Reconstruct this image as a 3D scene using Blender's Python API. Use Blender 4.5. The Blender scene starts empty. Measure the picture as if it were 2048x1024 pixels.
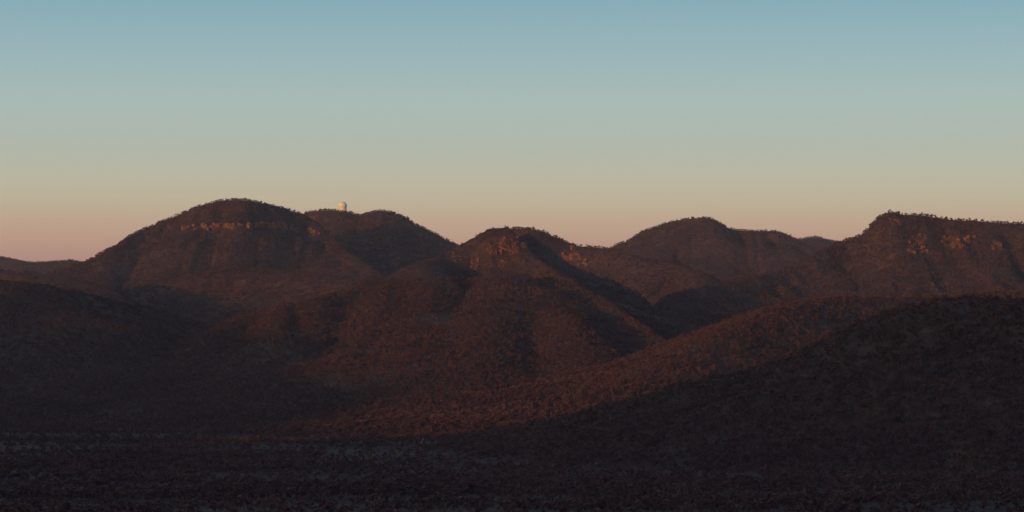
import bpy, bmesh, math, random, time
import numpy as np
from mathutils import Vector
T0 = time.time()
scene = bpy.context.scene
C = scene.collection

# ------------------------------------------------------------------ camera
F = 4835.0; CX = 1024.0; HY = 560.0; ZC = 250.0      # focal length / eye level of the photograph, eye 250 m above the valley
cam_d = bpy.data.cameras.new('camera'); cam = bpy.data.objects.new('camera', cam_d); C.objects.link(cam)
cam_d.sensor_width = 36.0; cam_d.lens = 36.0 * F / 2048.0
cam_d.shift_y = (HY - 512.0) / 2048.0
cam_d.clip_start = 0.5; cam_d.clip_end = 90000.0
cam.location = (0, 0, ZC); cam.rotation_euler = (math.radians(90), 0, 0)
scene.camera = cam

# ------------------------------------------------------------------ light
EXPO = 0.6
SUN_EL = math.radians(4.2); SUN_AZ = math.radians(40.0)     # low sun behind the viewer's left shoulder
sun_to = Vector((-math.sin(SUN_AZ) * math.cos(SUN_EL), -math.cos(SUN_AZ) * math.cos(SUN_EL), math.sin(SUN_EL)))
sd = bpy.data.lights.new('sun', 'SUN'); sd.energy = 1.5; sd.angle = math.radians(0.5); sd.color = (1.0, 0.44, 0.145)
so = bpy.data.objects.new('sun', sd); C.objects.link(so)
so.rotation_euler = sun_to.to_track_quat('Z', 'Y').to_euler(); so.location = (-300, -300, 600)

world = bpy.data.worlds.new('World'); scene.world = world; world.use_nodes = True
nt = world.node_tree; nt.nodes.clear()
out = nt.nodes.new('ShaderNodeOutputWorld'); bg = nt.nodes.new('ShaderNodeBackground')
sky = nt.nodes.new('ShaderNodeTexSky'); sky.sky_type = 'NISHITA'; sky.sun_disc = False
sky.sun_elevation = SUN_EL; sky.sun_rotation = math.radians(180) + SUN_AZ
sky.altitude = 600; sky.air_density = 1.0; sky.dust_density = 2.0; sky.ozone_density = 2.0
tc = nt.nodes.new('ShaderNodeTexCoord'); sep = nt.nodes.new('ShaderNodeSeparateXYZ')
mr = nt.nodes.new('ShaderNodeMapRange'); mr.inputs['From Min'].default_value = -0.02; mr.inputs['From Max'].default_value = 0.14
ramp = nt.nodes.new('ShaderNodeValToRGB')
def lin(c): return tuple((v / 255 / 12.92) if v / 255 <= 0.04045 else (((v / 255) + 0.055) / 1.055) ** 2.4 for v in c)
stops = [(540, (178, 138, 124)), (490, (194, 154, 135)), (450, (199, 169, 144)), (400, (198, 184, 158)), (350, (192, 188, 168)),
         (290, (181, 188, 177)), (200, (171, 190, 186)), (110, (155, 183, 189)), (0, (134, 172, 186))]
els = ramp.color_ramp.elements
while len(els) > 1: els.remove(els[-1])
for i, (py, c) in enumerate(stops):
    z = math.sin(math.atan((HY - py) / F)); p = (z + 0.02) / 0.16
    e = els[0] if i == 0 else els.new(p)
    e.position = p; e.color = lin(c) + (1,)
e = els.new(1.0); e.color = lin((130, 152, 178)) + (1,)
mixf = nt.nodes.new('ShaderNodeMapRange'); mixf.inputs['From Min'].default_value = 0.14; mixf.inputs['From Max'].default_value = 0.6
mixf.inputs['To Min'].default_value = 0.92; mixf.inputs['To Max'].default_value = 0.5
sc = nt.nodes.new('ShaderNodeMix'); sc.data_type = 'RGBA'; sc.blend_type = 'MULTIPLY'; sc.inputs['Factor'].default_value = 1.0
sc.inputs['B'].default_value = (1 / 0.15 / 2 ** EXPO,) * 3 + (1,)          # ramp colours against a background strength of 0.15 and the exposure
mx = nt.nodes.new('ShaderNodeMix'); mx.data_type = 'RGBA'
L = nt.links.new
L(tc.outputs['Generated'], sep.inputs[0]); L(sep.outputs['Z'], mr.inputs['Value']); L(mr.outputs[0], ramp.inputs[0])
L(ramp.outputs[0], sc.inputs['A']); L(sep.outputs['Z'], mixf.inputs['Value'])
dt_ = nt.nodes.new('ShaderNodeVectorMath'); dt_.operation = 'DOT_PRODUCT'; dt_.inputs[1].default_value = (-math.sin(SUN_AZ), -math.cos(SUN_AZ), 0)
side = nt.nodes.new('ShaderNodeMapRange'); side.interpolation_type = 'SMOOTHSTEP'      # towards the sunset the plain Nishita sky takes over
side.inputs['From Min'].default_value = -0.45; side.inputs['From Max'].default_value = 0.75; side.inputs['To Min'].default_value = 1.0; side.inputs['To Max'].default_value = 0.0
mul = nt.nodes.new('ShaderNodeMath'); mul.operation = 'MULTIPLY'
L(tc.outputs['Generated'], dt_.inputs[0]); L(dt_.outputs['Value'], side.inputs['Value']); L(side.outputs[0], mul.inputs[0]); L(mixf.outputs[0], mul.inputs[1])
L(mul.outputs[0], mx.inputs['Factor'])
L(sky.outputs[0], mx.inputs['A']); L(sc.outputs['Result'], mx.inputs['B']); L(mx.outputs['Result'], bg.inputs[0])
bg.inputs[1].default_value = 0.15; L(bg.outputs[0], out.inputs[0])

scene.view_settings.view_transform = 'Standard'; scene.view_settings.look = 'None'
scene.view_settings.exposure = EXPO; scene.view_settings.gamma = 1.0; scene.view_settings.use_curve_mapping = False
scene.render.engine = 'CYCLES'
scene.cycles.max_bounces = 4; scene.cycles.diffuse_bounces = 2; scene.cycles.volume_bounces = 1

rng = np.random.default_rng(11); random.seed(5)

# ------------------------------------------------------------------ noise
_lat = rng.random((256, 256))
def vnoise(x, y):
    xi = np.floor(x).astype(np.int64); yi = np.floor(y).astype(np.int64)
    fx = x - xi; fy = y - yi
    fx = fx * fx * fx * (fx * (fx * 6 - 15) + 10); fy = fy * fy * fy * (fy * (fy * 6 - 15) + 10)
    a = _lat[xi & 255, yi & 255]; b = _lat[(xi + 1) & 255, yi & 255]
    c = _lat[xi & 255, (yi + 1) & 255]; d = _lat[(xi + 1) & 255, (yi + 1) & 255]
    return (a + (b - a) * fx) * (1 - fy) + (c + (d - c) * fx) * fy      # 0..1
def fbm(x, y, oct=4):
    s = 0; a = 0.5; n = 0
    for o in range(oct):
        s = s + a * (vnoise(x * 2 ** o + 17.3 * o, y * 2 ** o + 5.1 * o) - 0.5); a *= 0.5
    return s                                                             # about -0.5..0.5
def ridged(x, y, oct=4):
    s = 0; a = 0.5
    for o in range(oct):
        s = s + a * (1 - np.abs(2 * vnoise(x * 2 ** o + 9.7 * o, y * 2 ** o + 3.3 * o) - 1)); a *= 0.5
    return s                                                             # 0..1

# ------------------------------------------------------------------ terrain description
def P(px, py, d): return ((px - CX) / F * d, d, ZC + (HY - py) / F * d)
# every mass: crest lines (image x, image y, metres away), each with (width, shape, foot height), gully depth, tree lift in metres
MASS = {}
def mass(name, lines, gully=16, rough=10): MASS[name] = dict(lines=lines, gully=gully, rough=rough)
def ln(pts, W=800, q=1.25, zb=40, mixw=0.0, W2=2000, drop=0.0, ax=1.0):
    out = []
    for p in pts:
        x, y, z = P(*p); out.append((x, y, z - drop))
    return dict(p=np.array(out), W=W, q=q, zb=zb, mixw=mixw, W2=W2, ax=ax)      # ax: how much faster it falls off sideways than in depth

mass('distant_range', [ln([(-300, 490, 14500), (-100, 500, 14300), (0, 511, 14200), (40, 520, 14000), (60, 523, 14000), (110, 521, 14000), (140, 518, 14000),
                           (150, 519, 14000), (158, 528, 14000), (240, 545, 13900)], W=700, zb=60, drop=6, ax=2.0)])
mass('domed_mountain', [
    ln([(100, 545, 8900), (158, 528, 9000), (200, 513, 9100), (234, 494, 9200), (258, 481, 9300), (273, 473, 9350), (281, 463, 9400), (302, 454, 9450), (332, 440, 9500),
        (371, 425, 9500), (400, 412, 9500), (434, 403, 9500), (449, 400, 9500), (490, 400, 9500), (522, 406, 9550), (561, 415, 9600),
        (592, 425, 9650), (625, 442, 9600), (660, 472, 9450), (705, 512, 9200), (760, 548, 8900)], W=760, q=1.35, zb=60, mixw=0.35, W2=1700, ax=3.2),
    ln([(150, 602, 8100), (250, 584, 8050), (340, 563, 8000), (400, 550, 8000), (460, 542, 8000), (540, 541, 8000), (620, 547, 7900), (690, 558, 7800), (780, 582, 7500)], W=330, zb=60, q=1.4)], gully=24)
mass('observatory_ridge', [
    ln([(560, 445, 10900), (590, 434, 10800), (622, 423, 10700), (648, 421, 10600), (676, 421, 10500), (695, 424, 10500), (708, 428, 10500), (722, 431, 10500), (734, 427, 10500),
        (748, 424, 10500), (763, 422, 10500), (777, 424, 10500), (794, 429, 10500), (814, 443, 10500), (833, 451, 10450), (853, 462, 10400),
        (880, 476, 10400), (900, 486, 10350), (918, 493, 10300), (960, 508, 10200), (1030, 535, 10000)], W=720, zb=60, mixw=0.3, W2=1700, ax=2.0)], gully=24)
mass('rocky_peak', [
    ln([(919, 493, 6450), (928, 486, 6460), (948, 475, 6480), (965, 465, 6490), (981, 457, 6500), (1004, 456, 6500), (1016, 452.5, 6500), (1032, 454.5, 6500), (1042, 459, 6500),
        (1049, 466, 6500), (1062, 484, 6480), (1080, 507, 6420), (1104, 537, 6300), (1145, 566, 6150), (1200, 598, 5900), (1250, 634, 5600), (1290, 660, 5400), (1330, 695, 5150)], W=300, q=1.08, zb=-10, mixw=0.42, W2=1050, ax=2.0),
    ln([(1043, 459, 6510), (1055, 465, 6570), (1085, 491, 6690), (1124, 525, 6810), (1165, 542, 6900), (1211, 558, 6950), (1260, 580, 6900)], W=170, q=1.15, zb=-10, mixw=0.3, W2=500),
    ln([(919, 493, 6450), (880, 511, 6400), (850, 522, 6300), (780, 553, 6150), (700, 583, 5950), (620, 603, 5800), (560, 616, 5700), (490, 634, 5600), (440, 660, 5500)], W=380, q=1.2, zb=-10, mixw=0.3, W2=900, ax=1.5),
    ln([(1012, 545, 6120), (1000, 602, 5700), (970, 645, 5300), (950, 700, 4900), (945, 770, 4500), (940, 855, 4050)], W=640, q=1.5, zb=-20),
    ln([(1085, 600, 5900), (1120, 625, 5500), (1160, 690, 4950), (1195, 760, 4500), (1180, 850, 4050)], W=420, q=1.5, zb=-20),
    ln([(780, 556, 6100), (760, 620, 5600), (715, 690, 5100), (655, 752, 4650), (600, 830, 4200)], W=420, q=1.5, zb=-20),
    ln([(850, 527, 6250), (852, 600, 5700), (830, 680, 5100), (800, 770, 4550)], W=430, q=1.5, zb=-20),
    ln([(620, 608, 5780), (620, 652, 5400), (600, 705, 5000)], W=350, q=1.5, zb=-20),
    ln([(560, 620, 5650), (545, 655, 5300), (560, 700, 4950)], W=180, zb=0)], gully=20, rough=12)
mass('rear_ridge', [ln([(990, 470, 8700), (1030, 457, 8600), (1063, 458, 8500), (1079, 462, 8500), (1102, 472, 8500), (1120, 480, 8500), (1147, 490, 8450), (1161, 493, 8400),
                        (1176, 492, 8400), (1204, 496, 8350), (1225, 498, 8300), (1261, 510, 8200), (1298, 519, 8100), (1344, 527, 8000), (1400, 545, 7800)], W=420, zb=60, mixw=0.3, W2=900, ax=1.6)], gully=20)
mass('hump_mountain', [ln([(1150, 530, 10800), (1190, 510, 10900), (1224, 496, 11000), (1249, 485, 11000), (1281, 471, 11000), (1298, 459, 11000), (1334, 446, 11000), (1366, 439, 11000), (1403, 435, 11000), (1415, 436, 11000),
                           (1425, 441, 11000), (1442, 453, 11000), (1471, 460, 11000), (1505, 462, 11000), (1549, 462, 11000), (1559, 465, 11000), (1574, 473, 11000),
                           (1596, 484, 10950), (1640, 505, 10900), (1700, 530, 10800)], W=700, zb=60, mixw=0.3, W2=1500, ax=2.0)], gully=20)
mass('far_knoll', [ln([(1560, 500, 13500), (1596, 484, 13500), (1615, 475, 13500), (1627, 473, 13500), (1647, 479, 13500), (1681, 484, 13500), (1760, 500, 13500)], W=600, zb=60)])
mass('bluff_mountain', [
    ln([(1340, 592, 6700), (1400, 578, 6850), (1470, 562, 7050), (1540, 545, 7250), (1600, 525, 7400), (1645, 502, 7500), (1682, 485, 7600), (1696, 480, 7600), (1720, 472, 7600), (1740, 461, 7600), (1755, 449, 7600), (1761, 438, 7600),
        (1769, 429, 7600), (1780, 424, 7600), (1795, 427, 7600), (1807, 430, 7600), (1829, 430, 7600), (1855, 432, 7600), (1879, 437, 7600), (1905, 440, 7600),
        (1951, 442, 7600), (1999, 446, 7600), (2048, 448, 7600), (2300, 452, 7500), (2700, 470, 7300)], W=430, q=1.15, zb=40, mixw=0.5, W2=1500, ax=2.8)], gully=22, rough=14)
mass('grassy_spur', [ln([(1262, 800, 4080), (1275, 778, 4130), (1300, 760, 4200), (1360, 725, 4350), (1450, 675, 4600), (1530, 635, 4850), (1580, 613, 5000), (1640, 601, 5150), (1700, 598, 5250), (1760, 600, 5300),
                         (1830, 599, 5350), (1880, 596, 5400), (1950, 591, 5450), (2048, 588, 5500), (2400, 575, 5600)], W=330, q=1.4, zb=-10, mixw=0.35, W2=900)], gully=12, rough=8)
mass('shaded_hill', [ln([(1180, 905, 3400), (1240, 872, 3380), (1293, 847, 3350), (1381, 794, 3300), (1439, 771, 3270), (1483, 753, 3250), (1607, 726, 3200), (1692, 697, 3150), (1722, 678, 3130),
                         (1767, 657, 3110), (1842, 619, 3080), (1928, 601, 3060), (2048, 606, 3000), (2300, 590, 2900), (2700, 560, 2800)], W=330, q=1.3, zb=-10)], gully=12, rough=8)
mass('western_hill', [ln([(-500, 540, 5600), (-100, 560, 5600), (0, 566, 5600), (80, 573, 5700), (160, 592, 5900), (250, 613, 6000), (350, 640, 6100)], W=420, q=1.3, zb=-10, mixw=0.2, W2=1000),
                      ln([(60, 545, 7600), (140, 556, 7600), (200, 575, 7500)], W=300, zb=40), ln([(-300, 530, 7900), (60, 545, 7600)], W=300, zb=40)], gully=16)
mass('lookout_hill', [dict(p=np.array([(-700, -500, 300.), (0, -25, 248.0), (5, -10, 247.)]), W=420, q=1.25, zb=-60, mixw=0, W2=1000)], gully=0, rough=0)
# hills behind the viewer's left shoulder that keep the valley in shade: crest heights along a line across the sun's path
TE = math.tan(SUN_EL); SB = -1500.0; SA, CA = math.sin(SUN_AZ), math.cos(SUN_AZ)
Z0 = [(-9500, 640), (-7000, 610), (-6000, 585), (-5526, 562), (-4640, 505), (-4400, 480), (-4280, 392), (-4180, 388), (-4080, 430), (-3900, 410), (-3581, 382), (-3408, 330), (-3264, 314), (-3125, 302), (-3000, 290),
      (-2900, 250), (-2800, 222), (-2700, 218), (-2600, 218), (-2520, 213), (-2440, 202), (-2380, 198), (-2290, 212), (-2150, 270), (-2010, 310), (-1760, 430), (-1500, 510), (-700, 470), (600, 420), (3500, 400)]
mass('back_range', [dict(p=np.array([(u * CA + SB * SA, SB * CA - u * SA, z - TE * SB) for u, z in Z0]), W=700, q=1.3, zb=-60, mixw=0, W2=1000)], gully=0, rough=0)
NAMES = list(MASS)
CARVE = [([(1062, 494, 6530), (1078, 514, 6500), (1102, 540, 6450), (1140, 568, 6350), (1185, 596, 6200)], 55.0, 62.0)]

def base_height(x, y):
    d = np.sqrt(x * x + y * y)
    b = 95 * np.clip((4000 - y) / 2400, 0, 1) ** 1.3 * np.clip((y + 4000) / 4000, 0, 1)
    far = np.clip((y - 4200) / 6000, 0, 1); b = b + 70 * far
    b = b + 26 * fbm(x / 900, y / 700, 4) + 10 * fbm(x / 170, y / 130, 3)
    return b

def line_height(l, x, y, nz):
    ax = l.get('ax', 1.0); p = l['p'] * np.array([ax, 1, 1]); x = x * ax; best = np.full(x.shape, -1e9); bd = np.full(x.shape, 1e9); bt = np.zeros(x.shape); acc = 0.0
    for i in range(len(p) - 1):
        a, b = p[i], p[i + 1]; ex, ey = b[0] - a[0], b[1] - a[1]; LL = ex * ex + ey * ey
        t = np.clip(((x - a[0]) * ex + (y - a[1]) * ey) / LL, 0, 1)
        dist = np.hypot(x - a[0] - ex * t, y - a[1] - ey * t)
        zc = a[2] + (b[2] - a[2]) * t
        de = (np.sqrt(dist * dist + 900.0) - 30.0) * (1 + 0.5 * nz)
        pr = np.exp(-(de / l['W']) ** l['q'])
        if l['mixw']: pr = (1 - l['mixw']) * pr + l['mixw'] * np.exp(-(de / l['W2']) ** 1.3)
        h = l['zb'] + (zc - l['zb']) * pr - 0.06 * np.maximum(dist - 2.0 * l['W'] - 500, 0)
        m = h > best
        best = np.where(m, h, best); bt = np.where(m, acc + t * math.sqrt(LL), bt); bd = np.minimum(dist, bd)
        acc += math.sqrt(LL)
    return best, bd, bt

def heights(x, y):
    base = base_height(x, y)
    n1 = fbm(x / 420, y / 420, 3)
    rg = ridged(x / 330, y / 330, 4); fine = fbm(x / 90, y / 90, 3)
    H = base.copy(); lab = np.zeros(x.shape, np.int32); top = base.copy(); cd = np.full(x.shape, 1e4)
    stack = [base]
    for k, nm in enumerate(NAMES):
        M = MASS[nm]; best = np.full(x.shape, -1e9); bd = np.full(x.shape, 1e9); bt = np.zeros(x.shape)
        for j, l in enumerate(M['lines']):
            px = l['p']; R = 4.5 * max(l['W'], l['W2'] if l['mixw'] else 0)
            near = (x > px[:, 0].min() - R) & (x < px[:, 0].max() + R) & (y > px[:, 1].min() - R) & (y < px[:, 1].max() + R)
            if not near.any(): continue
            h, d_, t_ = line_height(l, x[near], y[near], n1[near])
            hb = best[near]; m = h > hb
            best[near] = np.where(m, h, hb); bd[near] = np.minimum(d_, bd[near]); bt[near] = np.where(m, t_ + 900 * j, bt[near])
        w = np.clip(bd / 130, 0, 1) ** 1.2 * np.clip((best - 20) / 120, 0, 1)
        wob = 120 * fbm(x / 500, y / 500, 2)
        gl = np.abs(2 * vnoise((bt + wob) / 210 + 31 * k, bd / 1500 + 7 * k) - 1) ** 0.8
        gl2 = np.abs(2 * vnoise((bt + wob) / 85 + 11 * k, bd / 700 + 3 * k) - 1)
        h = best - M['gully'] * w * (1.0 * (1 - gl) + 0.9 * (1 - gl2)) + M['rough'] * w * (2.8 * (rg - 0.6) + 1.6 * fine)
        m = h > top
        lab = np.where(m, k + 1, lab); cd = np.where(m, bd, cd); top = np.maximum(top, h)
    for pts, depth, width in CARVE:                       # steep gullies cut into the rock
        for i in range(len(pts) - 1):
            a = np.array(P(*pts[i])); b = np.array(P(*pts[i + 1])); e = b[:2] - a[:2]
            near = (x > min(a[0], b[0]) - 300) & (x < max(a[0], b[0]) + 300) & (y > min(a[1], b[1]) - 300) & (y < max(a[1], b[1]) + 300)
            if not near.any(): continue
            xn, yn = x[near], y[near]; t = np.clip(((xn - a[0]) * e[0] + (yn - a[1]) * e[1]) / (e @ e), 0, 1)
            d = np.hypot(xn - a[0] - e[0] * t, yn - a[1] - e[1] * t); zl = a[2] + (b[2] - a[2]) * t
            cut = zl + (d / width) ** 1.5 * depth
            top[near] = np.minimum(top[near], np.where(d < 2.2 * width, cut, 1e9))
    return top, lab, cd

def seg(a, b, s): return np.arange(a, b, s)
xs = np.concatenate([[-19000, -16000, -13000, -11000], seg(-9500, -6000, 250), seg(-6000, -3000, 60), seg(-3000, -1500, 24), seg(-1500, 1500, 12.5), seg(1500, 3000, 24), seg(3000, 5000, 60), seg(5000, 9500, 300), [9500, 11000, 13000, 16000, 19000]]).astype(float)
ys = np.concatenate([[-19000, -15000, -12000, -9000], seg(-7000, -2500, 250), seg(-2500, 1200, 60), seg(1200, 2200, 25), seg(2200, 7200, 12.5), seg(7200, 11600, 18), seg(11600, 14800, 40), [14800, 15200, 16000, 17000, 18000, 19000]]).astype(float)
X, Y = np.meshgrid(xs, ys)                      # rows = y
Z, LAB, CD = heights(X, Y)
print('terrain', Z.shape, time.time() - T0)

def zat(x, y):
    i = np.clip(np.searchsorted(xs, x) - 1, 0, len(xs) - 2); j = np.clip(np.searchsorted(ys, y) - 1, 0, len(ys) - 2)
    fx = (x - xs[i]) / (xs[i + 1] - xs[i]); fy = (y - ys[j]) / (ys[j + 1] - ys[j])
    return (Z[j, i] * (1 - fx) + Z[j, i + 1] * fx) * (1 - fy) + (Z[j + 1, i] * (1 - fx) + Z[j + 1, i + 1] * fx) * fy
def labat(x, y):
    i = np.clip(np.searchsorted(xs, x) - 1, 0, len(xs) - 2); j = np.clip(np.searchsorted(ys, y) - 1, 0, len(ys) - 2)
    return LAB[j, i]

# ------------------------------------------------------------------ materials
def mat(name, rough=0.9):
    m = bpy.data.materials.new(name); m.use_nodes = True; b = m.node_tree.nodes['Principled BSDF']
    b.inputs['Roughness'].default_value = rough; b.inputs['Specular IOR Level'].default_value = 0.15
    return m, m.node_tree, b
def node(nt, t, **kw):
    n = nt.nodes.new(t)
    for k, v in kw.items(): setattr(n, k, v)
    return n
def noise(nt, coord, scale, detail=4, rough=0.6):
    n = node(nt, 'ShaderNodeTexNoise'); n.inputs['Scale'].default_value = scale; n.inputs['Detail'].default_value = detail; n.inputs['Roughness'].default_value = rough
    nt.links.new(coord, n.inputs['Vector']); return n.outputs['Fac']
def rampn(nt, fac, stops):
    r = node(nt, 'ShaderNodeValToRGB'); e = r.color_ramp.elements
    while len(e) > 1: e.remove(e[-1])
    for i, (p, c) in enumerate(stops):
        q = e[0] if i == 0 else e.new(p); q.position = p; q.color = tuple(c) + (1,)
    nt.links.new(fac, r.inputs[0]); return r.outputs[0]
def mixc(nt, f, a, b, mode='MIX'):
    m = node(nt, 'ShaderNodeMix', data_type='RGBA', blend_type=mode)
    for s, v in (('Factor', f), ('A', a), ('B', b)):
        if isinstance(v, (int, float)): m.inputs[s].default_value = v
        elif isinstance(v, tuple): m.inputs[s].default_value = v + (1,)
        else: nt.links.new(v, m.inputs[s])
    return m.outputs['Result']

def soil_material(name, cols, red=0.0):
    m, t, b = mat(name, 0.95); g = node(t, 'ShaderNodeNewGeometry').outputs['Position']
    c = rampn(t, noise(t, g, 0.006, 6), cols)
    d = rampn(t, noise(t, g, 0.05, 5, 0.7), [(0.35, (0.55, 0.55, 0.55)), (0.65, (1.25, 1.25, 1.25))])
    c = mixc(t, 1.0, c, d, 'MULTIPLY')
    if red:
        f = rampn(t, noise(t, g, 0.011, 5, 0.65), [(0.56, (0, 0, 0)), (0.68, (red,) * 3)])
        c = mixc(t, f, c, (0.24, 0.085, 0.045))
    bp = node(t, 'ShaderNodeBump'); bp.inputs['Strength'].default_value = 0.7; bp.inputs['Distance'].default_value = 6.0
    t.links.new(noise(t, g, 0.12, 5, 0.7), bp.inputs['Height']); t.links.new(bp.outputs[0], b.inputs['Normal'])
    t.links.new(c, b.inputs['Base Color']); return m
M_soil = soil_material('hillside_soil', [(0.3, (0.060, 0.032, 0.027)), (0.55, (0.085, 0.046, 0.037)), (0.75, (0.072, 0.043, 0.036))], red=0.35)
M_valley = soil_material('valley_grass', [(0.34, (0.064, 0.032, 0.026)), (0.5, (0.080, 0.044, 0.034)), (0.66, (0.094, 0.058, 0.043))])
def rock_material(name, cols):
    m, t, b = mat(name, 0.9); g = node(t, 'ShaderNodeNewGeometry').outputs['Position']
    mp = node(t, 'ShaderNodeMapping'); mp.inputs['Scale'].default_value = (1, 1, 0.3); t.links.new(g, mp.inputs[0])
    t.links.new(rampn(t, noise(t, mp.outputs[0], 0.12, 6, 0.65), cols), b.inputs['Base Color'])
    bp = node(t, 'ShaderNodeBump'); bp.inputs['Distance'].default_value = 2.0; t.links.new(noise(t, mp.outputs[0], 0.35, 6, 0.7), bp.inputs['Height']); t.links.new(bp.outputs[0], b.inputs['Normal'])
    return m
M_rock = rock_material('orange_sandstone', [(0.34, (0.07, 0.032, 0.022)), (0.5, (0.18, 0.078, 0.046)), (0.68, (0.26, 0.125, 0.078))])
M_rock2 = rock_material('weathered_rock', [(0.34, (0.06, 0.03, 0.024)), (0.5, (0.12, 0.056, 0.04)), (0.68, (0.165, 0.085, 0.06))])
M_leaf, t, b = mat('eucalypt_leaves', 0.7)
r = node(t, 'ShaderNodeObjectInfo').outputs['Random']; g = node(t, 'ShaderNodeNewGeometry').outputs['Position']
c = rampn(t, r, [(0.0, (0.074, 0.032, 0.034)), (0.35, (0.102, 0.044, 0.047)), (0.7, (0.100, 0.059, 0.047)), (1.0, (0.130, 0.066, 0.060))])
v = rampn(t, noise(t, g, 0.004, 5), [(0.35, (0.8, 0.78, 0.78)), (0.65, (1.2, 1.15, 1.1))])
t.links.new(mixc(t, 1.0, c, v, 'MULTIPLY'), b.inputs['Base Color'])
M_bark, t, b = mat('bark', 0.9)
g = node(t, 'ShaderNodeTexCoord').outputs['Object']
t.links.new(rampn(t, noise(t, g, 2.0, 4), [(0.3, (0.10, 0.07, 0.05)), (0.7, (0.22, 0.17, 0.13))]), b.inputs['Base Color'])
M_dead, t, b = mat('bleached_wood', 0.8)
g = node(t, 'ShaderNodeTexCoord').outputs['Object']
t.links.new(rampn(t, noise(t, g, 1.0, 4), [(0.3, (0.42, 0.36, 0.30)), (0.7, (0.62, 0.55, 0.48))]), b.inputs['Base Color'])

# ------------------------------------------------------------------ terrain meshes, one object for each hill
def build_mesh(name, V, Fq, material, smooth=True):
    me = bpy.data.meshes.new(name)
    me.vertices.add(len(V)); me.vertices.foreach_set('co', V.astype(np.float32).ravel())
    n = len(Fq); k = Fq.shape[1]
    me.loops.add(n * k); me.loops.foreach_set('vertex_index', Fq.astype(np.int32).ravel())
    me.polygons.add(n); me.polygons.foreach_set('loop_start', np.arange(0, n * k, k, dtype=np.int32))
    me.polygons.foreach_set('use_smooth', np.full(n, smooth))
    me.materials.append(material); me.update(calc_edges=True)
    return me
ny, nx = Z.shape
idx = np.arange(ny * nx).reshape(ny, nx)
quads = np.stack([idx[:-1, :-1], idx[:-1, 1:], idx[1:, 1:], idx[1:, :-1]], -1).reshape(-1, 4)
ql = LAB[:-1, :-1].reshape(-1)
Vall = np.stack([X, Y, Z], -1).reshape(-1, 3)
LABELS = {
    'distant_range': 'low blue range far away beyond the end of the domed mountain',
    'domed_mountain': 'broad rounded mountain with an orange cliff band below its summit',
    'observatory_ridge': 'wooded mountain ridge that carries the white observatory dome',
    'rocky_peak': 'conical rocky peak with rust red outcrops in the middle of the valley',
    'rear_ridge': 'ridge with a small red cliff sloping down behind the rocky peak',
    'hump_mountain': 'smooth humped mountain with a long level shoulder',
    'far_knoll': 'tiny far knoll between the humped mountain and the bluff mountain',
    'bluff_mountain': 'long flat-topped mountain with a blunt bluff and red cliff patches',
    'grassy_spur': 'sunlit wooded spur running out below the bluff mountain',
    'shaded_hill': 'dark shaded hillside in front of the sunlit spur',
    'western_hill': 'dim low hill at the foot of the domed mountain',
    'lookout_hill': 'hill under the viewpoint', 'back_range': 'hills beside the viewpoint that shade the valley'}
ROOT = {}
for k, nm in enumerate(['valley_ground'] + NAMES):
    q = quads[ql == k]
    if not len(q): continue
    u, inv = np.unique(q, return_inverse=True)
    me = build_mesh(nm, Vall[u], inv.reshape(-1, 4), M_valley if k == 0 else M_soil)
    o = bpy.data.objects.new(nm, me); C.objects.link(o); o['kind'] = 'structure'
    o['label'] = LABELS.get(nm, 'valley floor of dim grass and scrub between the mountains'); o['category'] = 'valley' if k == 0 else 'mountain'
    ROOT[k] = o
print('meshes', time.time() - T0)

# ------------------------------------------------------------------ trees
def tube(bm, a, b, r0, r1, n=5):
    a = Vector(a); b = Vector(b); d = (b - a).normalized(); s = d.cross(Vector((0.3, 1, 0.1))).normalized(); w = d.cross(s)
    A = [bm.verts.new(a + (s * math.cos(2 * math.pi * i / n) + w * math.sin(2 * math.pi * i / n)) * r0) for i in range(n)]
    B = [bm.verts.new(b + (s * math.cos(2 * math.pi * i / n) + w * math.sin(2 * math.pi * i / n)) * r1) for i in range(n)]
    for i in range(n): bm.faces.new((A[i], A[(i + 1) % n], B[(i + 1) % n], B[i]))
def tree_parts(rd, H, Wd, clumps, leaves, size):
    """trunk bmesh and crown bmesh of one eucalypt: forked limbs that each end in a leaf clump"""
    tb = bmesh.new(); cb = bmesh.new()
    fork = H * rd.uniform(0.2, 0.32); lean = (rd.uniform(-.6, .6), rd.uniform(-.6, .6))
    top = (lean[0], lean[1], fork)
    tube(tb, (0, 0, -1.5), top, 0.42 * H / 12, 0.27 * H / 12)
    for k in range(clumps):
        an = 2 * math.pi * (k + rd.uniform(-.3, .3)) / clumps; rr = Wd * rd.uniform(0.45, 0.85) if k else 0.5
        zc = H * (rd.uniform(0.40, 0.74) if k else 0.82); c = Vector((lean[0] + rr * math.cos(an), lean[1] + rr * math.sin(an), zc))
        tube(tb, top, c, 0.2 * H / 12, 0.07 * H / 12, 4)
        rx = Wd * rd.uniform(0.42, 0.62); rz = H * rd.uniform(0.13, 0.2)
        for i in range(leaves):
            v = Vector((rd.gauss(0, 1), rd.gauss(0, 1), rd.gauss(0, 1))).normalized() * (rd.random() ** 0.4)
            p = c + Vector((v.x * rx, v.y * rx, v.z * rz))
            s = size * rd.uniform(0.6, 1.3)
            t1 = Vector((rd.gauss(0, 1), rd.gauss(0, 1), rd.gauss(0, .6))).normalized(); t2 = t1.cross(Vector((rd.gauss(0, 1), rd.gauss(0, 1), rd.gauss(0, 1)))).normalized()
            vs = [cb.verts.new(p + t1 * s), cb.verts.new(p + t2 * s * 0.7), cb.verts.new(p - t1 * s), cb.verts.new(p - t2 * s * 0.7)]
            cb.faces.new(vs)
    return tb, cb
def to_mesh(bm, name, material):
    me = bpy.data.meshes.new(name); bm.to_mesh(me); bm.free(); me.materials.append(material); return me
rd = random.Random(3)
HI = []      # (trunk mesh, crown mesh) for trees built singly
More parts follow.
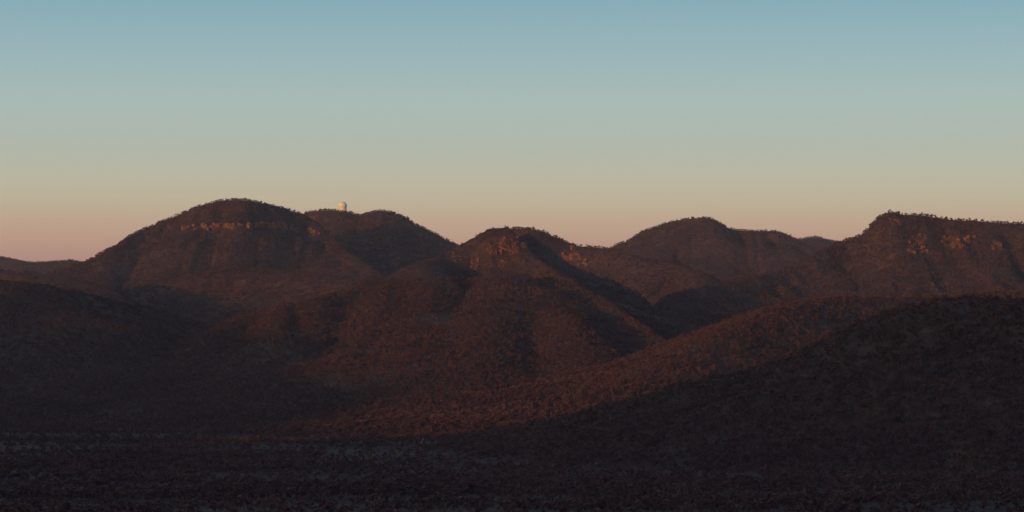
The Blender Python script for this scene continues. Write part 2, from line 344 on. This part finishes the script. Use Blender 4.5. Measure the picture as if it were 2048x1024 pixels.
for i in range(6):
    tb, cb = tree_parts(rd, rd.uniform(9.5, 13.5), rd.uniform(3.0, 4.6), rd.choice((4, 5, 6)), 46, 0.75)
    HI.append((to_mesh(tb, 'trunk', M_bark), to_mesh(cb, 'crown', M_leaf)))
LO = []
for i in range(6):
    tb, cb = tree_parts(rd, rd.uniform(9, 13), rd.uniform(3.2, 4.8), 4, 22, 1.15)
    me = bpy.data.meshes.new('forest_tree'); tb2 = bmesh.new()
    m1 = to_mesh(tb, 'a', M_bark); m2 = to_mesh(cb, 'b', M_leaf)
    tb2.from_mesh(m1); n1 = len(tb2.faces); tb2.from_mesh(m2); tb2.faces.ensure_lookup_table()
    for f in tb2.faces[n1:]: f.material_index = 1
    tb2.to_mesh(me); tb2.free(); me.materials.append(M_bark); me.materials.append(M_leaf)
    bpy.data.meshes.remove(m1); bpy.data.meshes.remove(m2)
    LO.append(me)

def visible(x, y, top, margin=14.0, off=0.0):
    """could the tip of a tree at x, y be seen from near the viewpoint?"""
    ok = np.ones(x.shape, bool); N = 110
    for k in range(N):
        f = 0.25 + 0.74 * k / (N - 1)
        cx = off + (x - off) * f; cy = y * f; cz = ZC + (top + margin - ZC) * f
        ok &= zat(cx, cy) < cz
    return ok

# rock outcrops: image x range, image y range, how many, half width in metres
PATCHES = [(x0, x1, yc - 4, yc + 4, n * 2, 7.0) for x0, x1, yc, n in ((362, 378, 458, 5), (386, 392, 456, 1), (404, 420, 455, 7), (421, 438, 455, 5), (449, 472, 454, 9), (478, 486, 453, 2), (494, 504, 452, 6),
           (508, 518, 452, 3), (522, 543, 451, 9), (543, 560, 453, 9), (564, 574, 455, 5), (580, 592, 458, 3), (612, 634, 463, 7))]
PATCHES += [(590, 640, 463, 474, 9, 5.5), (780, 798, 500, 525, 9, 6), (1000, 1036, 475, 512, 40, 4.6), (975, 1005, 490, 512, 20, 4.0), (1044, 1052, 483, 496, 7, 5),
            (942, 960, 520, 540, 16, 5), (905, 935, 505, 525, 8, 4), (996, 1008, 524, 534, 4, 4.0), (1030, 1048, 523, 530, 4, 4.0),
            (1124, 1160, 508, 520, 24, 5.5), (1155, 1180, 517, 532, 12, 5), (1140, 1148, 496, 499, 2, 6), (1372, 1402, 435, 440, 8, 6),
            (1780, 1803, 438, 450, 14, 5.5), (1818, 1858, 470, 508, 46, 6.5), (1885, 1948, 474, 495, 46, 6.5), (1985, 2004, 483, 503, 14, 6),
            (1865, 1890, 560, 585, 9, 4), (835, 900, 628, 648, 8, 3.5), (804, 812, 702, 709, 3, 4)]
# forest: random points over everything the frame takes in, and a margin round it
NP = 1550000
yy = np.sqrt(rng.uniform(1450.0 ** 2, 14600.0 ** 2, NP)); xx = rng.uniform(-1, 1, NP) * 0.285 * yy
lb = labat(xx, yy); zz = zat(xx, yy)
cdn = CD[np.clip(np.searchsorted(ys, yy) - 1, 0, ny - 1), np.clip(np.searchsorted(xs, xx) - 1, 0, nx - 1)]
dens = 0.62 + 0.9 * fbm(xx / 260, yy / 260, 4)
floor = lb == 0
dens = np.where(floor & (yy < 4600), np.maximum(0.13, 0.28 + 2.6 * fbm(xx / 380 + 40, yy / 190, 5)), dens)
dens = np.where(yy > 7000, dens * 0.8, dens); dens = np.where((yy < 4200) & ~floor, dens * 1.35, dens)
pk = lb == NAMES.index('rocky_peak') + 1
dens = np.where(pk & (zz > 270), dens * 0.55, dens)
ppx = CX + xx / yy * F; ppy = HY - (zz - ZC) / yy * F
for x0, x1, y0, y1, n_, r_ in PATCHES:                    # bare rock carries few trees
    dens = np.where((ppx > x0 - 2) & (ppx < x1 + 2) & (ppy > y0 - 1) & (ppy < y1 + 5), dens * 0.22, dens)
keep = (rng.random(NP) < dens)
xx, yy, zz, lb = xx[keep], yy[keep], zz[keep], lb[keep]
vis = visible(xx, yy, zz + 10)
xx, yy, zz, lb = xx[vis], yy[vis], zz[vis], lb[vis]
sc_ = (0.34 + 0.72 * rng.random(len(xx)) ** 1.6) * np.where(yy > 6000, 0.92, 1.0) * np.where((lb == NAMES.index('rocky_peak') + 1) & (zz > 250), 0.6, 1.0); ro_ = rng.uniform(0, 6.283, len(xx)); vi_ = rng.integers(0, 6, len(xx))
print('forest trees', len(xx), time.time() - T0)

# crest trees that stand out against the sky are taken from the crest lines, each a thing of its own
proto = []
for me in LO:
    o = bpy.data.objects.new('forest_tree', me); proto.append(o)
def forest_nodes():
    ng = bpy.data.node_groups.new('forest_scatter', 'GeometryNodeTree')
    ng.interface.new_socket('Geometry', in_out='INPUT', socket_type='NodeSocketGeometry'); ng.interface.new_socket('Geometry', in_out='OUTPUT', socket_type='NodeSocketGeometry')
    gi = ng.nodes.new('NodeGroupInput'); go = ng.nodes.new('NodeGroupOutput')
    g2i = ng.nodes.new('GeometryNodeGeometryToInstance')
    for o in proto:
        oi = ng.nodes.new('GeometryNodeObjectInfo'); oi.inputs['Object'].default_value = o; oi.inputs['As Instance'].default_value = False
        ng.links.new(oi.outputs['Geometry'], g2i.inputs[0])
    def attr(n, ty):
        a = ng.nodes.new('GeometryNodeInputNamedAttribute'); a.data_type = ty; a.inputs['Name'].default_value = n; return a.outputs['Attribute']
    ip = ng.nodes.new('GeometryNodeInstanceOnPoints'); ip.inputs['Pick Instance'].default_value = True
    ng.links.new(gi.outputs[0], ip.inputs['Points']); ng.links.new(g2i.outputs[0], ip.inputs['Instance'])
    ng.links.new(attr('pick', 'INT'), ip.inputs['Instance Index']); ng.links.new(attr('size', 'FLOAT'), ip.inputs['Scale'])
    cx = ng.nodes.new('ShaderNodeCombineXYZ'); ng.links.new(attr('turn', 'FLOAT'), cx.inputs['Z'])
    e2r = ng.nodes.new('FunctionNodeEulerToRotation'); ng.links.new(cx.outputs[0], e2r.inputs[0]); ng.links.new(e2r.outputs[0], ip.inputs['Rotation'])
    ng.links.new(ip.outputs[0], go.inputs[0]); return ng
NG = forest_nodes()
FL = {0: 'scattered scrub and trees over the valley floor'}
for k, nm in enumerate(NAMES):
    FL[k + 1] = 'dense dark eucalypt forest covering the ' + {'distant_range': 'low far range', 'domed_mountain': 'broad domed mountain', 'observatory_ridge': 'observatory ridge', 'rocky_peak': 'conical rocky peak and its foothills',
        'rear_ridge': 'ridge behind the rocky peak', 'hump_mountain': 'humped mountain', 'far_knoll': 'tiny far knoll', 'bluff_mountain': 'flat-topped bluff mountain', 'grassy_spur': 'sunlit spur', 'shaded_hill': 'shaded near hillside',
        'western_hill': 'dim low western hill', 'lookout_hill': 'lookout hill', 'back_range': 'hills beside the viewpoint'}[nm]
for k in range(len(NAMES) + 1):
    s = lb == k
    if s.sum() < 3: continue
    me = bpy.data.meshes.new('forest'); n = int(s.sum()); me.vertices.add(n)
    me.vertices.foreach_set('co', np.stack([xx[s], yy[s], zz[s] - 0.2], -1).astype(np.float32).ravel())
    for nm, ty, v in (('size', 'FLOAT', sc_), ('turn', 'FLOAT', ro_), ('pick', 'INT', vi_)):
        a = me.attributes.new(nm, ty, 'POINT'); a.data.foreach_set('value', v[s].astype(np.float32 if ty == 'FLOAT' else np.int32))
    me.update()
    o = bpy.data.objects.new('forest', me); C.objects.link(o); o['kind'] = 'stuff'; o['label'] = FL[k]; o['category'] = 'forest'
    md = o.modifiers.new('scatter', 'NODES'); md.node_group = NG

def make_tree(i, x, y, size, turn, label, group):
    e = bpy.data.objects.new('eucalyptus_tree', None); C.objects.link(e)
    e.location = (x, y, float(zat(np.array([x]), np.array([y]))[0])); e.rotation_euler = (0, 0, turn); e.scale = (size,) * 3; e.empty_display_size = 2
    e['label'] = label; e['category'] = 'tree'; e['group'] = group
    for nm, me in (('trunk', HI[i][0]), ('crown', HI[i][1])):
        c = bpy.data.objects.new(nm, me); C.objects.link(c); c.parent = e
    return e
def crest_points(nm, line, x0, x1, n, jit=7):
    p = MASS[nm]['lines'][line]['p']; px = CX + p[:, 0] / p[:, 1] * F
    res = []
    for k in range(n):
        t = rd.uniform(x0, x1); x = np.interp(t, px, p[:, 0]); y = np.interp(t, px, p[:, 1])
        res.append((float(x), float(y) + rd.uniform(-jit, jit)))
    return res
CREST = [('domed_mountain', 0, 290, 590, 46, 'on the summit ridge of the broad domed mountain', 0.55, 0.95),
         ('observatory_ridge', 0, 600, 672, 20, 'on the ridge just beside the white observatory dome', 0.6, 1.0),
         ('observatory_ridge', 0, 697, 770, 24, 'in the notch between the observatory dome and the next knoll', 0.6, 1.0),
         ('observatory_ridge', 0, 770, 915, 24, 'on the ridge falling from the observatory knoll', 0.55, 0.9),
         ('observatory_ridge', 0, 674, 697, 10, 'in front of the white observatory dome', 0.9, 1.2),
         ('rear_ridge', 0, 1062, 1224, 24, 'on the skyline of the ridge behind the rocky peak', 0.55, 0.9),
         ('hump_mountain', 0, 1230, 1595, 24, 'on the skyline of the humped mountain', 0.45, 0.75),
         ('bluff_mountain', 0, 1684, 1775, 16, 'on the steep shoulder of the bluff', 0.5, 0.85),
         ('bluff_mountain', 0, 1780, 2046, 52, 'lining the flat top of the bluff mountain', 0.5, 0.95)]
for nm, l, a, b_, n, where, s0, s1 in CREST:
    for (x, y) in crest_points(nm, l, a, b_, n):
        if 'in front' in where: y -= 30
        make_tree(rd.randrange(6), x, y, (s0 * 0.7 + (s1 * 1.1 - s0 * 0.7) * rd.random() ** 2), rd.uniform(0, 6.28), 'small dark eucalypt ' + where.replace('lining', 'standing along'), 'skyline trees ' + where)

# ------------------------------------------------------------------ pixel to ground
def ground_at(px, py, dmin=1500.0, dmax=15000.0):
    d = np.arange(dmin, dmax, 4.0); x = (px - CX) / F * d; z = ZC + (HY - py) / F * d
    hit = np.nonzero(zat(x, d) > z)[0]
    if not len(hit): return None
    i = hit[0]; return float(x[i]), float(d[i]), float(zat(x[i:i + 1], d[i:i + 1])[0])

# single trees at the foot of the rocky peak
n = 0
while n < 58:
    px = rd.uniform(560, 1300); py = rd.uniform(835, 1010)
    g = ground_at(px, py, 1900)
    if g is None or g[1] > 4600: continue
    make_tree(rd.randrange(6), g[0], g[1], rd.uniform(0.75, 1.25), rd.uniform(0, 6.28), 'dim eucalypt standing on the open valley floor below the rocky peak', 'trees on the open valley floor'); n += 1

# ------------------------------------------------------------------ rock outcrops
def rock_mesh(rd, tall, material):
    # a crag: stepped slabs of jointed rock standing side by side, cut to uneven heights
    bm = bmesh.new(); n = rd.choice((3, 4, 5)); x = -1.0
    for k in range(n):
        w = 2.0 / n * rd.uniform(0.7, 1.3); h = tall * rd.uniform(0.55, 1.1); y0 = rd.uniform(-0.75, -0.45); y1 = rd.uniform(0.4, 0.8)
        lo = [bm.verts.new((x + (w if i in (1, 2) else 0) + rd.uniform(-.05, .05), (y0 if i < 2 else y1) + rd.uniform(-.08, .08), -1.2)) for i in range(4)]
        mi = [bm.verts.new((v.co.x + rd.uniform(-.08, .08), v.co.y * rd.uniform(.8, 1.0), h * rd.uniform(.25, .5))) for v in lo]
        hi = [bm.verts.new((v.co.x * 0.9 + rd.uniform(-.1, .1), v.co.y * rd.uniform(.5, .9), h * rd.uniform(.8, 1.1))) for v in lo]
        for A, B in ((lo, mi), (mi, hi)):
            for i in range(4): bm.faces.new((A[i], A[(i + 1) % 4], B[(i + 1) % 4], B[i]))
        bm.faces.new(hi); x += w * 0.93
    return to_mesh(bm, 'rock', material)
ROCKS = [rock_mesh(rd, t_, M_rock) for t_ in (0.8, 1.1, 0.9, 1.3, 0.7, 1.0)]
ROCKS2 = [rock_mesh(rd, t_, M_rock2) for t_ in (0.8, 1.1, 0.9, 1.3, 0.7, 1.0)]
def rock(px, py, r, jx=0, jy=0, sink=0.25, dmin=1500):
    g = ground_at(px + rd.uniform(-jx, jx), py + rd.uniform(-jy, jy), dmin)
    if g is None: return
    k = int(labat(np.array([g[0]]), np.array([g[1]]))[0]); kind = ROCKS if k and NAMES[k - 1] in ('domed_mountain', 'hump_mountain', 'observatory_ridge', 'rear_ridge') or rd.random() < 0.25 else ROCKS2
    o = bpy.data.objects.new('rock', rd.choice(kind)); C.objects.link(o)
    s = r * rd.uniform(0.75, 1.25)
    o.location = (g[0], g[1], g[2]); o.rotation_euler = (rd.uniform(-.12, .12), rd.uniform(-.12, .12), rd.uniform(-.6, .6)); o.scale = (s, s, s * rd.uniform(.8, 1.3))
    o.parent = ROOT[k]
def patch(x0, x1, y0, y1, n, r):
    for i in range(n): rock(rd.uniform(x0, x1), rd.uniform(y0, y1), r)
for pt in PATCHES: patch(*pt)
for px, py in ((1614, 587), (1641, 574), (1661, 634), (1655, 630), (1886, 545)): rock(px, py, 3.6)
print('rocks', time.time() - T0)

# ------------------------------------------------------------------ observatory
M_glow_paint, t, b = mat('glow_tinted_paint', 0.55)
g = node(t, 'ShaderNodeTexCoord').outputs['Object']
t.links.new(rampn(t, noise(t, g, 0.25, 4), [(0.3, (0.79, 0.69, 0.55)), (0.7, (0.83, 0.74, 0.61))]), b.inputs['Base Color'])  # white dome paint, warmed to cream to stand in for the sunset glow
M_grey, t, b = mat('grey_metal', 0.5); b.inputs['Base Color'].default_value = (0.32, 0.32, 0.33, 1)
M_win, t, b = mat('window_glass', 0.1); b.inputs['Base Color'].default_value = (0.03, 0.035, 0.04, 1)
def lathe(name, prof, n, material, parent, a0=0.0, a1=2 * math.pi, smooth=True):
    bm = bmesh.new(); full = abs(a1 - a0 - 2 * math.pi) < 1e-6; rings = []
    m = n if full else n + 1
    for i in range(m):
        a = a0 + (a1 - a0) * i / n; rings.append([bm.verts.new((r * math.cos(a), r * math.sin(a), z)) for r, z in prof])
    for i in range(n):
        A = rings[i]; B = rings[(i + 1) % m]
        for k in range(len(prof) - 1): bm.faces.new((A[k], B[k], B[k + 1], A[k + 1]))
    bmesh.ops.remove_doubles(bm, verts=bm.verts, dist=0.001)
    me = to_mesh(bm, name, material)
    for p in me.polygons: p.use_smooth = smooth
    o = bpy.data.objects.new(name, me); C.objects.link(o); o.parent = parent; return o
ox, oy, _ = P(685.5, 420, 10500)
oz = float(zat(np.array([ox]), np.array([oy]))[0])
obs = bpy.data.objects.new('observatory', None); C.objects.link(obs); obs.location = (ox, oy, oz - 6.0)
obs['label'] = 'white domed telescope observatory glowing orange on the wooded ridge'; obs['category'] = 'observatory'
RD = 18.2; HD = P(685.5, 403.5, 10500)[2] - (oz - 6.0) - RD
drum = lathe('drum', [(16.6, 0), (16.6, HD - 4.2)], 48, M_glow_paint, obs)
lathe('catwalk', [(16.5, HD - 5.2), (19.0, HD - 5.2), (19.0, HD - 4.0), (16.5, HD - 4.0)], 48, M_grey, obs)
lathe('dome_skirt', [(RD - 0.1, HD - 3.9), (RD - 0.1, HD)], 48, M_glow_paint, obs)
shell = lathe('dome_shell', [(RD * math.cos(a), HD + RD * math.sin(a)) for a in np.linspace(0, math.pi / 2, 15)], 48, M_glow_paint, obs)
for s in (-1, 1):                                   # shutter: two curved leaves over the slit with raised edges
    bm = bmesh.new(); A = []
    for a in np.linspace(0.12, 1.72, 16):
        ring = [bm.verts.new((s * w, -(RD + e) * math.cos(a), HD + (RD + e) * math.sin(a))) for w, e in ((0.15, 0.05), (0.15, 0.55), (3.4, 0.35), (3.4, -0.3))]; A.append(ring)
    for i in range(15):
        for k in range(3): bm.faces.new((A[i][k], A[i + 1][k], A[i + 1][k + 1], A[i][k + 1]))
    bm.faces.new(A[0]); bm.faces.new(A[-1])
    o = bpy.data.objects.new('shutter', to_mesh(bm, 'shutter', M_glow_paint)); C.objects.link(o); o.parent = obs; o.rotation_euler = (0, 0, 1.9)
for k in range(14):
    a = 2 * math.pi * k / 14
    bm = bmesh.new(); bmesh.ops.create_cube(bm, size=1.0)
    for v in bm.verts: v.co = Vector((v.co.x * 0.35, v.co.y * 1.7, v.co.z * 2.0))
    o = bpy.data.objects.new('window', to_mesh(bm, 'window', M_win)); C.objects.link(o); o.parent = drum
    o.location = (16.62 * math.cos(a), 16.62 * math.sin(a), HD - 10); o.rotation_euler = (0, 0, a)

# ------------------------------------------------------------------ dead tree below the peak
g = ground_at(843, 897, 1900)
if g:
    dt = bpy.data.objects.new('dead_tree', None); C.objects.link(dt); dt.location = g
    dt['label'] = 'bare bleached dead tree leaning at the edge of the dim grass'; dt['category'] = 'tree'
    bm = bmesh.new(); tube(bm, (0, 0, -1), (-0.4, 0, 5.5), 0.42, 0.34); tube(bm, (-0.4, 0, 5.4), (0.6, 0.2, 9.6), 0.34, 0.26)
    o = bpy.data.objects.new('trunk', to_mesh(bm, 'trunk', M_dead)); C.objects.link(o); o.parent = dt
    for a, b_, r in (((0.6, 0.2, 9.4), (2.6, 0, 14.2), 0.24), ((0.6, 0.2, 9.4), (0.1, 0.6, 12.4), 0.16), ((-0.3, 0, 6), (-2.1, 0.3, 9.2), 0.16), ((1.5, 0.1, 11.6), (3.6, -0.2, 12.6), 0.12)):
        bm = bmesh.new(); tube(bm, a, b_, r, r * 0.35)
        o = bpy.data.objects.new('limb', to_mesh(bm, 'limb', M_dead)); C.objects.link(o); o.parent = dt

# ------------------------------------------------------------------ air
HAZE = 0.9e-5
if HAZE:
    zlo = float(Z.min()) - 5; zhi = 640.0; Rb = 19050.0
    bm = bmesh.new(); bmesh.ops.create_cube(bm, size=1.0)
    for v in bm.verts: v.co = Vector((v.co.x * 2 * Rb, v.co.y * 2 * Rb, zlo if v.co.z < 0 else max(zhi, float(Z.max()) + 25)))
    hm = bpy.data.materials.new('haze_air'); hm.use_nodes = True; t = hm.node_tree; t.nodes.clear()
    vo = t.nodes.new('ShaderNodeOutputMaterial'); pv = t.nodes.new('ShaderNodeVolumePrincipled'); pv.inputs['Density'].default_value = HAZE
    pv.inputs['Color'].default_value = (0.66, 0.76, 0.95, 1); pv.inputs['Anisotropy'].default_value = 0.0
    t.links.new(pv.outputs[0], vo.inputs['Volume'])
    hz = bpy.data.objects.new('haze', to_mesh(bm, 'haze', hm)); C.objects.link(hz); hz['kind'] = 'stuff'
    hz['label'] = 'thin evening haze filling the valley'; hz['category'] = 'haze'
print('done', time.time() - T0)
